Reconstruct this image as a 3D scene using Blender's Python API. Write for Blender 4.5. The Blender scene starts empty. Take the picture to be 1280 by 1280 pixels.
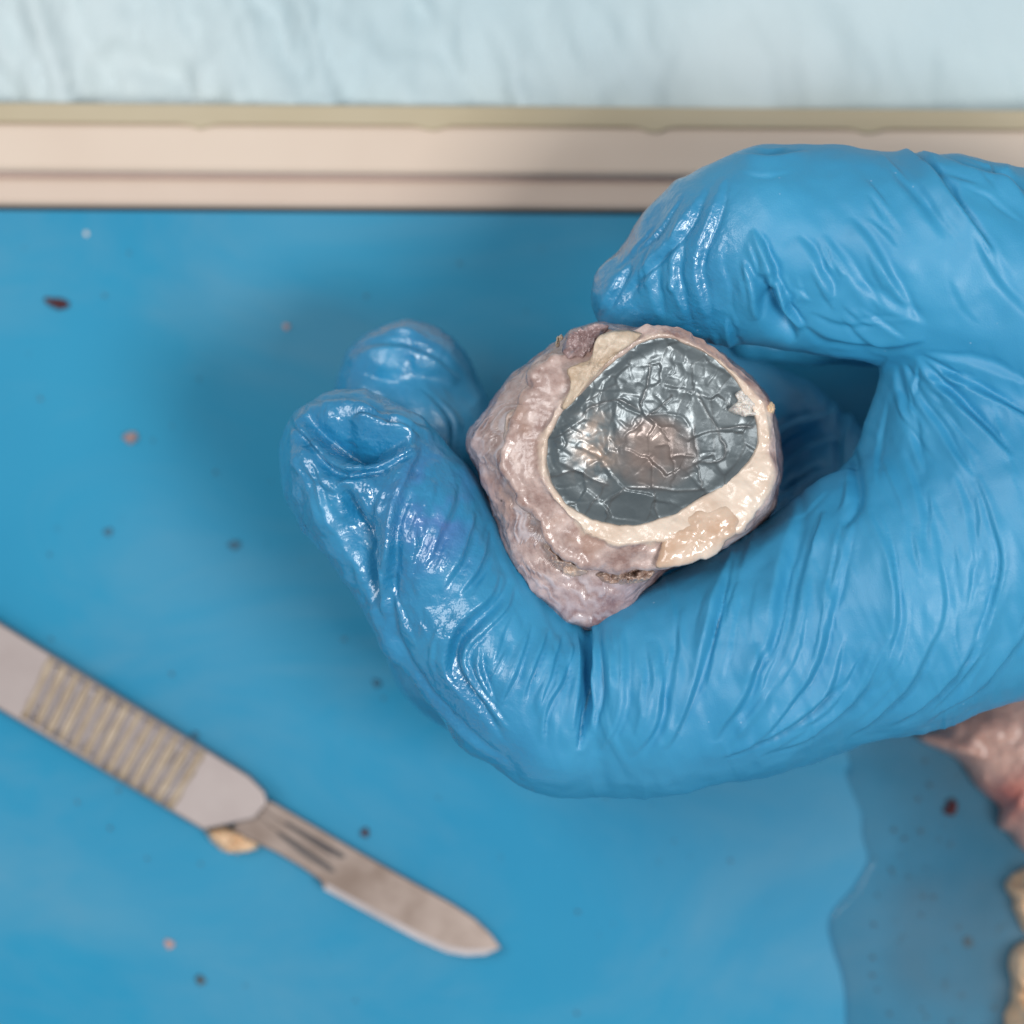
import bpy, bmesh, math, random
import numpy as np
from mathutils import Vector

random.seed(7); rng = np.random.default_rng(7)
U = 1e-4                      # one working unit = 0.1 mm
D = 5000.0                    # camera height above the plane of focus (units)
MAT = -600.0                  # top of the blue mat (units)
sc = bpy.context.scene

# ------------------------------------------------------------------ camera, world, light
cam_d = bpy.data.cameras.new('camera'); cam = bpy.data.objects.new('camera', cam_d)
sc.collection.objects.link(cam); sc.camera = cam
cam.location = (0, 0, D*U); cam.rotation_euler = (0, 0, 0)
cam_d.sensor_width = 36; cam_d.lens = 36*D/1280
cam_d.clip_start = 0.01; cam_d.clip_end = 20
cam_d.dof.use_dof = True; cam_d.dof.focus_distance = (D+30)*U; cam_d.dof.aperture_fstop = 12.0

w = bpy.data.worlds.new('World'); sc.world = w; w.use_nodes = True
w.node_tree.nodes['Background'].inputs[0].default_value = (0.90, 0.96, 1.0, 1)
w.node_tree.nodes['Background'].inputs[1].default_value = 0.34
def area(name, loc, target, size, power, col):
    l = bpy.data.lights.new(name, 'AREA'); l.shape = 'RECTANGLE'; l.size, l.size_y = size
    l.energy = power; l.color = col
    o = bpy.data.objects.new(name, l); sc.collection.objects.link(o); o.location = loc
    o.rotation_euler = (Vector(target)-Vector(loc)).to_track_quat('-Z', 'Y').to_euler()
    return o
area('softbox_right', (0.38, -0.20, 0.88), (0.01, 0, -0.03), (0.28, 0.28), 6.5, (1.0, 0.985, 0.965))
area('softbox_left', (-0.46, 0.22, 0.86), (0, 0, -0.03), (0.5, 0.5), 5.0, (1.0, 0.99, 0.98))
sc.view_settings.view_transform = 'Standard'; sc.view_settings.look = 'None'
sc.view_settings.exposure = 0.0; sc.view_settings.gamma = 1.0
sc.cycles.use_denoising = True
sc.cycles.max_bounces = 8

# ------------------------------------------------------------------ helpers
def P(px, py, z):
    "measured point of the photograph at height z -> units"
    s = (D-z)/D
    return np.array([(px-640)*s, (640-py)*s, z], float)
def PA(pts, z):
    pts = np.asarray(pts, float); s = (D-z)/D
    return np.stack([(pts[:, 0]-640)*s, (640-pts[:, 1])*s], 1)

def mesh_obj(name, V, F, mat=None, parent=None, smooth=True, attrs=None, origin=None):
    V = np.asarray(V, float)*U
    if origin is not None: V = V-np.asarray(origin)[None, :]*U
    me = bpy.data.meshes.new(name)
    if isinstance(F, np.ndarray):
        n = F.shape[1]
        me.vertices.add(len(V)); me.vertices.foreach_set('co', V.astype(np.float32).ravel())
        me.loops.add(F.size); me.loops.foreach_set('vertex_index', F.astype(np.int32).ravel())
        me.polygons.add(len(F))
        me.polygons.foreach_set('loop_start', np.arange(0, F.size, n, dtype=np.int32))
        me.polygons.foreach_set('loop_total', np.full(len(F), n, np.int32))
        me.update(calc_edges=True); me.validate()
    else:
        me.from_pydata([tuple(v) for v in V], [], [tuple(f) for f in F]); me.update()
    if attrs:
        for k, a in attrs.items():
            at = me.attributes.new(k, 'FLOAT', 'POINT'); at.data.foreach_set('value', np.asarray(a, np.float32))
    me.polygons.foreach_set('use_smooth', [smooth]*len(me.polygons))
    if mat: me.materials.append(mat)
    o = bpy.data.objects.new(name, me); sc.collection.objects.link(o)
    if parent: o.parent = parent
    if origin is not None: o.location = Vector(np.asarray(origin)*U)
    return o
def tag(o, label=None, cat=None, group=None, kind=None):
    if label: o['label'] = label
    if cat: o['category'] = cat
    if group: o['group'] = group
    if kind: o['kind'] = kind
    return o
def empty(name, p=(0, 0, 0)):
    o = bpy.data.objects.new(name, None); sc.collection.objects.link(o); o.location = Vector(np.asarray(p)*U)
    o.empty_display_size = 0.01
    return o

# numpy value noise ---------------------------------------------------------------
def _h(i, j, k, seed):
    n = (i*374761393+j*668265263+k*2147483647+seed*1274126177) & 0xffffffff
    n = ((n ^ (n >> 13))*1274126177) & 0xffffffff
    n = n ^ (n >> 16)
    return (n & 0xffff)/65535.0
def vnoise(x, y, z=0, seed=0):
    x = np.asarray(x, float); y = np.asarray(y, float); z = np.asarray(z, float)+np.zeros_like(x)
    i = np.floor(x).astype(np.int64); j = np.floor(y).astype(np.int64); k = np.floor(z).astype(np.int64)
    f, g, h = x-i, y-j, z-k
    f = f*f*f*(f*(f*6-15)+10); g = g*g*g*(g*(g*6-15)+10); h = h*h*h*(h*(h*6-15)+10)
    r = 0
    for a in (0, 1):
        for b in (0, 1):
            for c in (0, 1):
                r = r+_h(i+a, j+b, k+c, seed)*(f if a else 1-f)*(g if b else 1-g)*(h if c else 1-h)
    return r*2-1
def fbm(x, y, z=0, oct=4, seed=0, gain=.5):
    r = 0; a = 1
    for o in range(oct):
        r = r+a*vnoise(np.asarray(x)*2**o+o*17.3, np.asarray(y)*2**o-o*9.1, np.asarray(z)*2**o+o*3.7, seed+o); a *= gain
    return r
def sstep(a, b, x):
    t = np.clip((x-a)/(b-a), 0, 1); return t*t*(3-2*t)

def seg_dist(X, Y, pts):
    "distance, signed side and arclength parameter (0..1) to a polyline"
    best = np.full(X.shape, 1e9); side = np.zeros(X.shape); par = np.zeros(X.shape)
    L = np.r_[0, np.cumsum(np.hypot(*np.diff(pts, axis=0).T))]
    for a in range(len(pts)-1):
        p, q = pts[a], pts[a+1]; dx, dy = q-p; l2 = dx*dx+dy*dy+1e-9
        t = np.clip(((X-p[0])*dx+(Y-p[1])*dy)/l2, 0, 1)
        ex, ey = X-(p[0]+t*dx), Y-(p[1]+t*dy); d = np.hypot(ex, ey)
        m = d < best
        best[m] = d[m]; side[m] = np.sign(dx*ey-dy*ex)[m]; par[m] = ((L[a]+t*math.sqrt(l2))/L[-1])[m]
    return best, side, par
def curve(pts, n=8):
    pts = np.asarray(pts, float)
    if len(pts) < 3: return pts
    e = np.vstack([2*pts[0]-pts[1], pts, 2*pts[-1]-pts[-2]]); out = []
    for i in range(1, len(e)-2):
        for t in np.linspace(0, 1, n, endpoint=False):
            a, b, c, d = e[i-1], e[i], e[i+1], e[i+2]
            out.append(.5*((2*b)+(-a+c)*t+(2*a-5*b+4*c-d)*t*t+(-a+3*b-3*c+d)*t**3))
    out.append(e[-2]); return np.array(out)

# ------------------------------------------------------------------ materials
class N:
    def __init__(self, name):
        self.m = bpy.data.materials.new(name); self.m.use_nodes = True
        self.t = self.m.node_tree; self.b = self.t.nodes['Principled BSDF']
        self.co = self.t.nodes.new('ShaderNodeTexCoord').outputs['Object']
    def link(self, a, b): self.t.links.new(a, b)
    def put(self, sock, v):
        if isinstance(v, bpy.types.NodeSocket): self.link(v, sock)
        else: sock.default_value = v
    def mapped(self, scale, rot=(0, 0, 0)):
        n = self.t.nodes.new('ShaderNodeMapping'); self.link(self.co, n.inputs[0])
        n.inputs['Rotation'].default_value = rot; n.inputs['Scale'].default_value = scale; return n.outputs[0]
    def noise(self, scale, detail=4, rough=.55, vec=None, dist=0):
        n = self.t.nodes.new('ShaderNodeTexNoise'); self.link(vec or self.co, n.inputs['Vector'])
        n.inputs['Scale'].default_value = scale; n.inputs['Detail'].default_value = detail
        n.inputs['Roughness'].default_value = rough; n.inputs['Distortion'].default_value = dist; return n.outputs['Fac']
    def voro(self, scale, feature='F1', vec=None, rand=1, out='Distance'):
        n = self.t.nodes.new('ShaderNodeTexVoronoi'); n.feature = feature; self.link(vec or self.co, n.inputs['Vector'])
        n.inputs['Scale'].default_value = scale; n.inputs['Randomness'].default_value = rand; return n.outputs[out]
    def ramp(self, v, stops):
        n = self.t.nodes.new('ShaderNodeValToRGB'); self.link(v, n.inputs[0]); e = n.color_ramp.elements
        while len(e) < len(stops): e.new(.5)
        for x, (p, c) in zip(e, stops):
            x.position = p; x.color = (c, c, c, 1) if isinstance(c, (int, float)) else (*c, 1)
        return n.outputs[0]
    def mix(self, f, a, b, mode='MIX'):
        n = self.t.nodes.new('ShaderNodeMix'); n.data_type = 'RGBA'; n.blend_type = mode
        self.put(n.inputs[0], f)
        for s, v in ((n.inputs[6], a), (n.inputs[7], b)):
            self.put(s, (*v, 1) if isinstance(v, tuple) and len(v) == 3 else v)
        return n.outputs[2]
    def math(self, op, a, b=0.0):
        n = self.t.nodes.new('ShaderNodeMath'); n.operation = op; self.put(n.inputs[0], a); self.put(n.inputs[1], b); return n.outputs[0]
    def attr(self, name):
        n = self.t.nodes.new('ShaderNodeAttribute'); n.attribute_name = name; return n.outputs['Fac']
    def bump(self, h, strength, dist, prev=None):
        n = self.t.nodes.new('ShaderNodeBump'); self.put(n.inputs['Strength'], strength)
        n.inputs['Distance'].default_value = dist; self.link(h, n.inputs['Height'])
        if prev: self.link(prev, n.inputs['Normal'])
        return n.outputs[0]
    def set(self, **k):
        for a, v in k.items():
            s = self.b.inputs[a.replace('_', ' ')]
            self.put(s, (*v, 1) if isinstance(v, tuple) and len(v) == 3 and s.type == 'RGBA' else v)
        return self

def mat_simple(name, c1, c2, scale, rough=.5, bump=.2, bscale=None, bdist=1e-4, metal=0, spec=.5, sss=0, coat=0):
    n = N(name); f = n.ramp(n.noise(scale, 5), [(.3, 0.0), (.7, 1.0)])
    n.set(Base_Color=n.mix(f, c1, c2), Roughness=rough, Metallic=metal)
    n.b.inputs['Specular IOR Level'].default_value = spec
    if sss:
        n.b.inputs['Subsurface Weight'].default_value = sss; n.b.inputs['Subsurface Radius'].default_value = (1, .5, .35)
        n.b.inputs['Subsurface Scale'].default_value = .0015
    if coat: n.b.inputs['Coat Weight'].default_value = coat; n.b.inputs['Coat Roughness'].default_value = .12
    if bump:
        nb = n.bump(n.noise(bscale or scale*4, 4), bump, bdist); n.set(Normal=nb); n.link(nb, n.b.inputs['Coat Normal'])
    return n.m

# glove: blue nitrile, wet where attribute 'wet' says so
g = N('blue_nitrile')
wet = g.attr('wet'); stain = g.attr('stain')
base = g.mix(g.ramp(g.noise(35, 3), [(.3, 0.0), (.7, 1.0)]), (.024, .235, .44), (.036, .285, .50))
base = g.mix(g.math('MULTIPLY', wet, .62), base, (.005, .145, .325))  # wet rubber; also painted darker for the shaded finger ends
base = g.mix(g.math('MULTIPLY', stain, .55), base, (.10, .13, .42))
dust = g.ramp(g.voro(420, rand=1), [(.035, 1.0), (.07, 0.0)])
dust = g.math('MULTIPLY', dust, g.ramp(g.noise(90, 2), [(.55, 0.0), (.62, 1.0)]))
base = g.mix(g.math('MULTIPLY', dust, .35), base, (.5, .62, .75))
peb = g.noise(820, 2, .5); fine = g.noise(5200, 2, .5)
b1 = g.bump(peb, g.math('ADD', .05, g.math('MULTIPLY', wet, .55)), .00055)
b2 = g.bump(fine, .35, .00007, b1)
rr = g.math('SUBTRACT', .48, g.math('MULTIPLY', wet, .22))
g.set(Base_Color=base, Roughness=rr, Normal=b2); g.link(b2, g.b.inputs['Coat Normal'])
g.b.inputs['Specular IOR Level'].default_value = .62
g.b.inputs['Subsurface Weight'].default_value = .06; g.b.inputs['Subsurface Radius'].default_value = (.3, .6, 1)
g.b.inputs['Subsurface Scale'].default_value = .001
g.put(g.b.inputs['Coat Weight'], g.math('MULTIPLY', wet, 1.0)); g.b.inputs['Coat Roughness'].default_value = .09
M_GLOVE = g.m

# blue mat
g = N('blue_plastic_mat')
c = g.mix(g.ramp(g.noise(14, 4), [(.3, 0.0), (.7, 1.0)]), (.009, .218, .395), (.017, .258, .437))
smear_sheen = g.ramp(g.noise(26, 7, .62, g.mapped((.8, 1.25, 1), (0, 0, .6)), .9), [(.42, 0.0), (.75, 1.0)])
c = g.mix(g.math('MULTIPLY', smear_sheen, .34), c, (.17, .31, .40))  # whitish smears, which also paint the mat's pale sheen into its colour
dots = g.math('MULTIPLY', g.ramp(g.voro(110), [(.03, 1.0), (.09, 0.0)]), g.ramp(g.noise(30, 1), [(.58, 0.0), (.64, 1.0)]))
c = g.mix(g.math('MULTIPLY', dots, .4), c, (.03, .10, .17))
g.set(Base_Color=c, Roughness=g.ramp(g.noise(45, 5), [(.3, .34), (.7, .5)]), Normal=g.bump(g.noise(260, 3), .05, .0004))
g.b.inputs['Specular IOR Level'].default_value = .2
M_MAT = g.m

# outer wall of the eye
g = N('sclera_tissue')
cream = g.attr('cream'); purple = g.attr('purple'); tanm = g.attr('tan')
f1 = g.ramp(g.noise(230, 9, .68), [(.38, 0.0), (.62, 1.0)])
fib = g.attr('fibre')
c = g.mix(f1, (.27, .165, .145), (.60, .47, .43))
c = g.mix(g.math('MULTIPLY', g.ramp(fib, [(.50, 0.0), (.80, 1.0)]), .6), c, (.66, .61, .64))
c = g.mix(g.math('MULTIPLY', g.ramp(g.noise(130, 5), [(.5, 0.0), (.60, 1.0)]), .65), c, (.36, .215, .165))
c = g.mix(g.math('MULTIPLY', purple, .72), c, g.mix(f1, (.16, .095, .13), (.38, .30, .36)))
cc = g.mix(g.ramp(g.noise(180, 5), [(.3, 0.0), (.7, 1.0)]), (.58, .43, .33), (.74, .62, .52))
c = g.mix(g.ramp(g.math('ADD', cream, g.math('MULTIPLY', g.math('SUBTRACT', g.noise(330, 5), .5), .8)), [(.30, 0.0), (.66, 1.0)]), c, cc)
c = g.mix(g.math('MULTIPLY', tanm, .8), c, (.50, .33, .19))
sp = g.math('MULTIPLY', g.ramp(g.voro(480), [(.05, 1.0), (.11, 0.0)]), g.ramp(g.noise(120, 2), [(.56, 0.0), (.62, 1.0)]))
c = g.mix(g.math('MULTIPLY', sp, .8), c, (.08, .05, .035))
b1 = g.bump(g.noise(700, 5, .6), .25, .0004)
b2 = g.bump(fib, .35, .0006, b1)
g.set(Base_Color=c, Roughness=g.ramp(g.noise(500, 3), [(.35, .24), (.65, .46)]), Normal=b2)
g.b.inputs['Subsurface Weight'].default_value = .06; g.b.inputs['Subsurface Radius'].default_value = (1, .5, .4)
g.b.inputs['Subsurface Scale'].default_value = .0012
g.b.inputs['Coat Weight'].default_value = .55; g.b.inputs['Coat Roughness'].default_value = .14; g.link(b2, g.b.inputs['Coat Normal'])
M_SCL = g.m

# crinkled grey membrane
g = N('grey_membrane')
br = g.attr('brown'); pale = g.attr('pale'); groove = g.attr('groove')
c = g.mix(g.ramp(g.noise(150, 5), [(.3, 0.0), (.7, 1.0)]), (.10, .125, .138), (.165, .193, .205))
c = g.mix(br, c, g.mix(g.ramp(g.noise(300, 4), [(.3, 0.0), (.7, 1.0)]), (.21, .16, .145), (.30, .24, .215)))
c = g.mix(pale, c, g.mix(g.ramp(g.noise(300, 4), [(.4, 0.0), (.62, 1.0)]), (.24, .27, .28), (.48, .36, .29)))
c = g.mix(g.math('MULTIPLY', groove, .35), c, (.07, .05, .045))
b1 = g.bump(g.voro(520, 'DISTANCE_TO_EDGE', g.mix(.0008, g.mapped((1, 1, 1)), g.noise(300, 2))), .15, .0002)
b2 = g.bump(g.noise(1700, 4), .14, .0002, b1)
g.set(Base_Color=c, Roughness=.37, Metallic=.45, Normal=b2)
g.b.inputs['Coat Weight'].default_value = .34; g.b.inputs['Coat Roughness'].default_value = .24; g.link(b2, g.b.inputs['Coat Normal'])
M_MEM = g.m

M_TAN = mat_simple('tan_dried_tissue', (.42, .30, .20), (.66, .56, .46), 260, .38, .7, 700, 5e-4, sss=.1)
M_AMB = mat_simple('amber_wet_tissue', (.50, .31, .20), (.76, .64, .54), 150, .24, .3, 300, 5e-4, sss=.1, coat=.5)
M_WHT = mat_simple('white_soft_tissue', (.55, .52, .50), (.80, .74, .68), 500, .3, .6, 900, 5e-4, sss=.2, coat=.4)
M_FAT = mat_simple('cream_fat', (.60, .36, .19), (.80, .58, .39), 160, .35, .6, 500, 8e-4, sss=.2, coat=.2)
M_RED = mat_simple('dark_red_clot', (.045, .008, .010), (.11, .02, .02), 900, .3, .5, 1500, 3e-4)
M_PNK = mat_simple('pink_scrap', (.40, .20, .19), (.55, .38, .32), 900, .4, .5, 1500, 3e-4)
M_GRY = mat_simple('dark_grit', (.05, .07, .085), (.12, .12, .11), 900, .6, .5, 1500, 3e-4)
M_FNT = mat_simple('faint_grit', (.03, .13, .22), (.06, .15, .21), 900, .6, .5, 1500, 3e-4)
M_BEI = mat_simple('beige_plastic', (.59, .47, .38), (.645, .53, .435), 30, .45, .06, 300, 2e-4)
M_BE2 = mat_simple('pinkish_beige_plastic', (.54, .42, .345), (.60, .48, .395), 30, .45, .06, 300, 2e-4)
M_MAU = mat_simple('mauve_seam', (.50, .37, .34), (.55, .42, .38), 60, .5, 0)
M_OLV = mat_simple('olive_tan_strip', (.40, .33, .21), (.47, .40, .28), 25, .5, .05, 200, 2e-4)
M_BLK = mat_simple('black_rubber', (.010, .020, .026), (.02, .03, .035), 60, .6, 0)
M_STEEL = mat_simple('satin_steel', (.30, .255, .246), (.345, .30, .29), 120, .5, .05, 1200, 1e-4, metal=.8)
M_BLADE = mat_simple('smeared_blade_steel', (.165, .125, .105), (.28, .23, .205), 150, .42, .05, 900, 1e-4, metal=.85)
M_RIDGE = mat_simple('ridge_steel', (.31, .235, .165), (.43, .345, .26), 400, .5, .1, 900, 1e-4, metal=.1)
M_LAV = mat_simple('grip_steel', (.34, .31, .33), (.42, .385, .40), 200, .42, .05, 900, 1e-4, metal=.75)
g = N('pale_blue_paper')
c = g.mix(g.ramp(g.noise(9, 3), [(.35, 0.0), (.65, 1.0)]), (.40, .53, .58), (.57, .645, .66))
g.set(Base_Color=c, Roughness=.6, Normal=g.bump(g.noise(120, 5), .2, .0006)); M_DRAPE = g.m

# meat
g = N('raw_tissue')
red = g.attr('red')
c = g.mix(g.ramp(g.noise(90, 6, .6), [(.3, 0.0), (.7, 1.0)]), (.46, .25, .20), (.66, .44, .37))
c = g.mix(g.math('MULTIPLY', red, .8), c, (.42, .10, .075))
g.set(Base_Color=c, Roughness=.3, Normal=g.bump(g.noise(260, 5, .55), .5, .0010)); g.b.inputs['Coat Weight'].default_value = .3; g.b.inputs['Coat Roughness'].default_value = .2
g.b.inputs['Subsurface Weight'].default_value = .2; g.b.inputs['Subsurface Radius'].default_value = (1, .35, .3)
g.b.inputs['Subsurface Scale'].default_value = .002
M_MEAT = g.m
# thin liquid
g = N('bloody_water')
g.set(Base_Color=(.55, .66, .70), Roughness=.04, IOR=1.33)
g.b.inputs['Transmission Weight'].default_value = 1.0
M_LIQ = g.m
# wet-stained film: pinkish-grey, part see-through
g = N('murky_film')
g.set(Base_Color=g.mix(g.attr('edge'), g.mix(g.ramp(g.noise(40, 4), [(.35, 0.0), (.65, 1.0)]), (.022, .10, .16), (.085, .15, .20)), (.01, .14, .30)), Roughness=.10)
g.put(g.b.inputs['Alpha'], g.math('ADD', g.math('MULTIPLY', g.ramp(g.noise(22, 5), [(.3, 0.0), (.7, 1.0)]), .16), g.math('ADD', g.math('ADD', .16, g.math('MULTIPLY', g.attr('deep'), .42)), g.math('MULTIPLY', g.attr('edge'), .22))))
M_FILM = g.m

# ------------------------------------------------------------------ setting: mat, rail, drape, table
def grid(nx, ny, fx):
    "fx(s,t) arrays -> V ; returns quads"
    s, t = np.meshgrid(np.linspace(0, 1, nx), np.linspace(0, 1, ny)); V = fx(s.ravel(), t.ravel())
    i = np.arange(nx*ny).reshape(ny, nx)
    F = np.stack([i[:-1, :-1], i[:-1, 1:], i[1:, 1:], i[1:, :-1]], -1).reshape(-1, 4)
    return V, F
ROLL = 0.0075                                         # the rail drops slightly to the right
def slab(name, pts, z0, z1, mat, parent=None, bevel=6, smooth=True):
    "closed prism over an outline given in units, bevelled on top"
    bm = bmesh.new(); pts = np.asarray(pts, float)
    a = [bm.verts.new((*p, z0)) for p in pts]; b = [bm.verts.new((*p, z1)) for p in pts]; n = len(pts)
    bm.faces.new(b); bm.faces.new(a[::-1])
    for i in range(n): bm.faces.new((a[i], a[(i+1) % n], b[(i+1) % n], b[i]))
    bmesh.ops.recalc_face_normals(bm, faces=bm.faces)
    if bevel:
        e = [e for e in bm.edges if all(v.co.z > z1-1e-6 for v in e.verts)]
        bmesh.ops.bevel(bm, geom=e, offset=bevel, segments=3, profile=.6, affect='EDGES', clamp_overlap=True)
    for v in bm.verts: v.co *= U
    me = bpy.data.meshes.new(name); bm.to_mesh(me); bm.free(); me.materials.append(mat)
    o = bpy.data.objects.new(name, me); sc.collection.objects.link(o)
    if parent: o.parent = parent
    for p in me.polygons: p.use_smooth = smooth and len(p.vertices) < 5 and p.area < 1e-4
    return o

def band_y(py, z, px):                                # height of a rail line in units at measured row py
    s = (D-z)/D
    return (640-py)*s-(px-0)*ROLL*s
def rail(name, y0, y1, z0, z1, mat, parent, bevel, x0=-700, x1=2100, notches=None):
    top = []; bot = []
    for px in np.linspace(x0, x1, 60):
        xx = (px-640)*(D-z1)/D
        top.append((xx, band_y(y0, z1, px)))
    for px in np.linspace(x1, x0, 240 if notches else 60):
        yy = y1
        if notches:
            for c, wd, h in notches: yy += h*math.exp(-((px-c)/wd)**2)
        bot.append(((px-640)*(D-z1)/D, band_y(yy, z1, px)))
    return slab(name, bot+top[1:-1] if False else bot+top, z0, z1, mat, parent, bevel)

V, F = grid(2, 2, lambda s, t: np.stack([-3500+7000*s, -3500+7000*t, np.full_like(s, MAT-74)], 1))
tag(mesh_obj('table', V, F, mat_simple('pale_table', (.55, .58, .58), (.62, .64, .64), 20, .5)), kind='structure')
def slab_rect(name, px0, px1, py0, py1, z0, z1, mat, parent=None, bevel=0):
    s = (D-z1)/D
    q = [((px0-640)*s, (640-py1)*s), ((px1-640)*s, (640-py1)*s), ((px1-640)*s, (640-py0)*s-(px1)*ROLL*s), ((px0-640)*s, (640-py0)*s-px0*ROLL*s)]
    return slab(name, q, z0, z1, mat, parent, bevel)
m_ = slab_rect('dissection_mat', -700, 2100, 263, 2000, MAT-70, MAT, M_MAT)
tag(m_, 'smooth blue plastic dissection mat lying under the hand and scalpel', 'mat')
tr = empty('edge_rail', P(640, 200, MAT-60)); 
tag(tr, 'beige stepped edging strip running along the far edge of the blue mat', 'edging strip')
def child(o, par):
    bpy.context.view_layer.update()
    o.parent = par; o.matrix_parent_inverse = par.matrix_world.inverted(); return o
child(rail('rubber_seal', 256.5, 264, MAT-70, MAT-14, M_BLK, None, 0), tr)
child(rail('lower_step', 220, 256.5, MAT-70, MAT+10, M_BE2, None, 10), tr)
child(rail('seam', 214, 220, MAT-70, MAT+8, M_MAU, None, 0), tr)
child(rail('upper_step', 152, 214, MAT-70, MAT+34, M_BEI, None, 10), tr)
child(rail('olive_tape', 128, 153, MAT-70, MAT+39, M_OLV, None, 3,
     notches=[(250, 12, 7), (540, 14, 7), (818, 14, 8), (1085, 14, 7)]), tr)
# crumpled paper drape beyond the rail
def drape(s, t):
    x = -2000+5200*s; y = 560+1500*t
    a = x*.8+y*.35
    z = fbm(x/300, y/300, 0, 3, 5)*38
    lf = np.clip(.3+.7*sstep(500, -500, x), 0, 1); xw = x+fbm(x/120, y/120, 0, 3, 8)*45
    r = 1-np.abs(fbm(xw/60, y/150, 0, 3, 9)); z += fbm((x+.25*y)/55, y/170, 0, 3, 9)*26*lf+np.abs(fbm((x+.3*y)/26, y/95, 0, 3, 3))*20*lf+fbm(x/14, y/30, 0, 2, 4)*2.5*lf
    return np.stack([x, y, MAT-12+z*.7], 1)
V, F = grid(520, 150, drape)
tag(mesh_obj('paper_drape', V, F, M_DRAPE), 'pale blue crumpled paper drape beyond the beige edging strip', 'drape')

# ------------------------------------------------------------------ star-shaped lumps of tissue
def radial(poly, C, n):
    "radius of a star-shaped closed outline about C at n even angles"
    p = np.asarray(poly, float)-C; p = np.vstack([p, p[:1]])
    dense = np.vstack([p[i]+(p[i+1]-p[i])*t for i in range(len(p)-1) for t in np.linspace(0, 1, 24, endpoint=False)])
    a = np.arctan2(dense[:, 1], dense[:, 0]); r = np.hypot(*dense.T); o = np.argsort(a); a, r = a[o], r[o]
    a = np.r_[a-2*np.pi, a, a+2*np.pi]; r = np.r_[r, r, r]
    th = np.linspace(0, 2*np.pi, n, endpoint=False); rr = np.interp(np.where(th > np.pi, th-2*np.pi, th), a, r)
    k = max(1, n//90); ker = np.hanning(2*k+3); ker /= ker.sum()
    ext = np.r_[rr[-k-1:], rr, rr[:k+1]]; return th, np.convolve(ext, ker, 'valid')
def loft(rings, closed_bottom=True):
    n = rings[0].shape[0]; V = np.vstack(rings); m = len(rings); i = np.arange(n*m).reshape(m, n)
    j = np.roll(i, -1, 1)
    return V, np.stack([i[:-1], i[1:], j[1:], j[:-1]], -1).reshape(-1, 4)
def lump(name, poly, z0, H, mat, parent=None, n=120, rows=24, rough=.2, scale=40, edge=.12, seed=0, zfun=None, label=None, attrfun=None, bottom=True):
    "poly: measured outline; a rounded uneven lump rising H over z0"
    pts = PA(curve(np.vstack([poly, poly[:1]]), 6)[:-1], z0); C = pts.mean(0)
    th, R = radial(pts, C, n); R = R*(1+edge*fbm(np.cos(th)*3, np.sin(th)*3, seed, 4, seed))
    rings = []
    for k in range(rows):
        u = 1-k/(rows-1)                                    # 1 at the rim
        rad = R*(1-(1-u)**1.0)*(1-.0) if True else 0
        x = C[0]+rad*np.cos(th); y = C[1]+rad*np.sin(th)
        prof = np.sqrt(np.clip(1-u**3.2, 0, 1))
        z = z0+H*prof*(1+rough*fbm(x/scale, y/scale, seed, 4, seed+3))
        if zfun is not None: z = z+zfun(x, y)
        rings.append(np.stack([x, y, z], 1))
    if bottom:
        low = rings[0].copy(); low[:, :2] = C+(low[:, :2]-C)*.9; low[:, 2] -= min(H*.5, 14)*np.ones(n); rings.insert(0, low)
    rings = rings[::-1]
    V, F = loft(rings); F = F[:, ::-1]
    o = mesh_obj(name, V, F[:, ::-1], mat, attrs=attrfun(V) if attrfun else None, origin=(C[0], C[1], z0))
    if parent: child(o, parent)
    return o

# ------------------------------------------------------------------ the gloved hand: distance field -> surface
STEP = 2.8
X0, X1, Y0, Y1, Z0, Z1 = -330, 1080, -400, 500, -590, 110
gx = np.arange(X0, X1, STEP, dtype=np.float32); gy = np.arange(Y0, Y1, STEP, dtype=np.float32); gz = np.arange(Z0, Z1, STEP, dtype=np.float32)
def field(): return np.full((len(gx), len(gy), len(gz)), 400, np.float32)
def smin(a, b, k):
    h = np.clip(.5+.5*(b-a)/k, 0, 1); return b+(a-b)*h-k*h*(1-h)
def chain(fld, pts, k, zs=1.0):
    "pts: (px,py,z,r) measured; zs squashes the section along z"
    for a, b in zip(pts[:-1], pts[1:]):
        p, q = P(*a[:3]), P(*b[:3]); ra, rb = a[3]*(D-a[2])/D, b[3]*(D-b[2])/D
        m = max(ra, rb)*1.0+k+12; lo = np.minimum(p, q)-m; hi = np.maximum(p, q)+m
        ix = slice(*np.searchsorted(gx, (lo[0], hi[0]))); iy = slice(*np.searchsorted(gy, (lo[1], hi[1])))
        lz, hz = min(p[2], q[2])-m*max(zs, 1), max(p[2], q[2])+m*max(zs, 1)
        iz = slice(*np.searchsorted(gz, (lz, hz)))
        X = gx[ix][:, None, None]-p[0]; Y = gy[iy][None, :, None]-p[1]; Z = (gz[iz][None, None, :]-p[2])/zs
        d = q-p; d[2] /= zs; l2 = float(d@d)+1e-6
        t = np.clip((X*d[0]+Y*d[1]+Z*d[2])/l2, 0, 1)
        dist = np.sqrt((X-t*d[0])**2+(Y-t*d[1])**2+(Z-t*d[2])**2)-(ra+t*(rb-ra))
        dist = dist.astype(np.float32)*min(1, zs)
        fld[ix, iy, iz] = smin(fld[ix, iy, iz], dist, k)
main = field()
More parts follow.
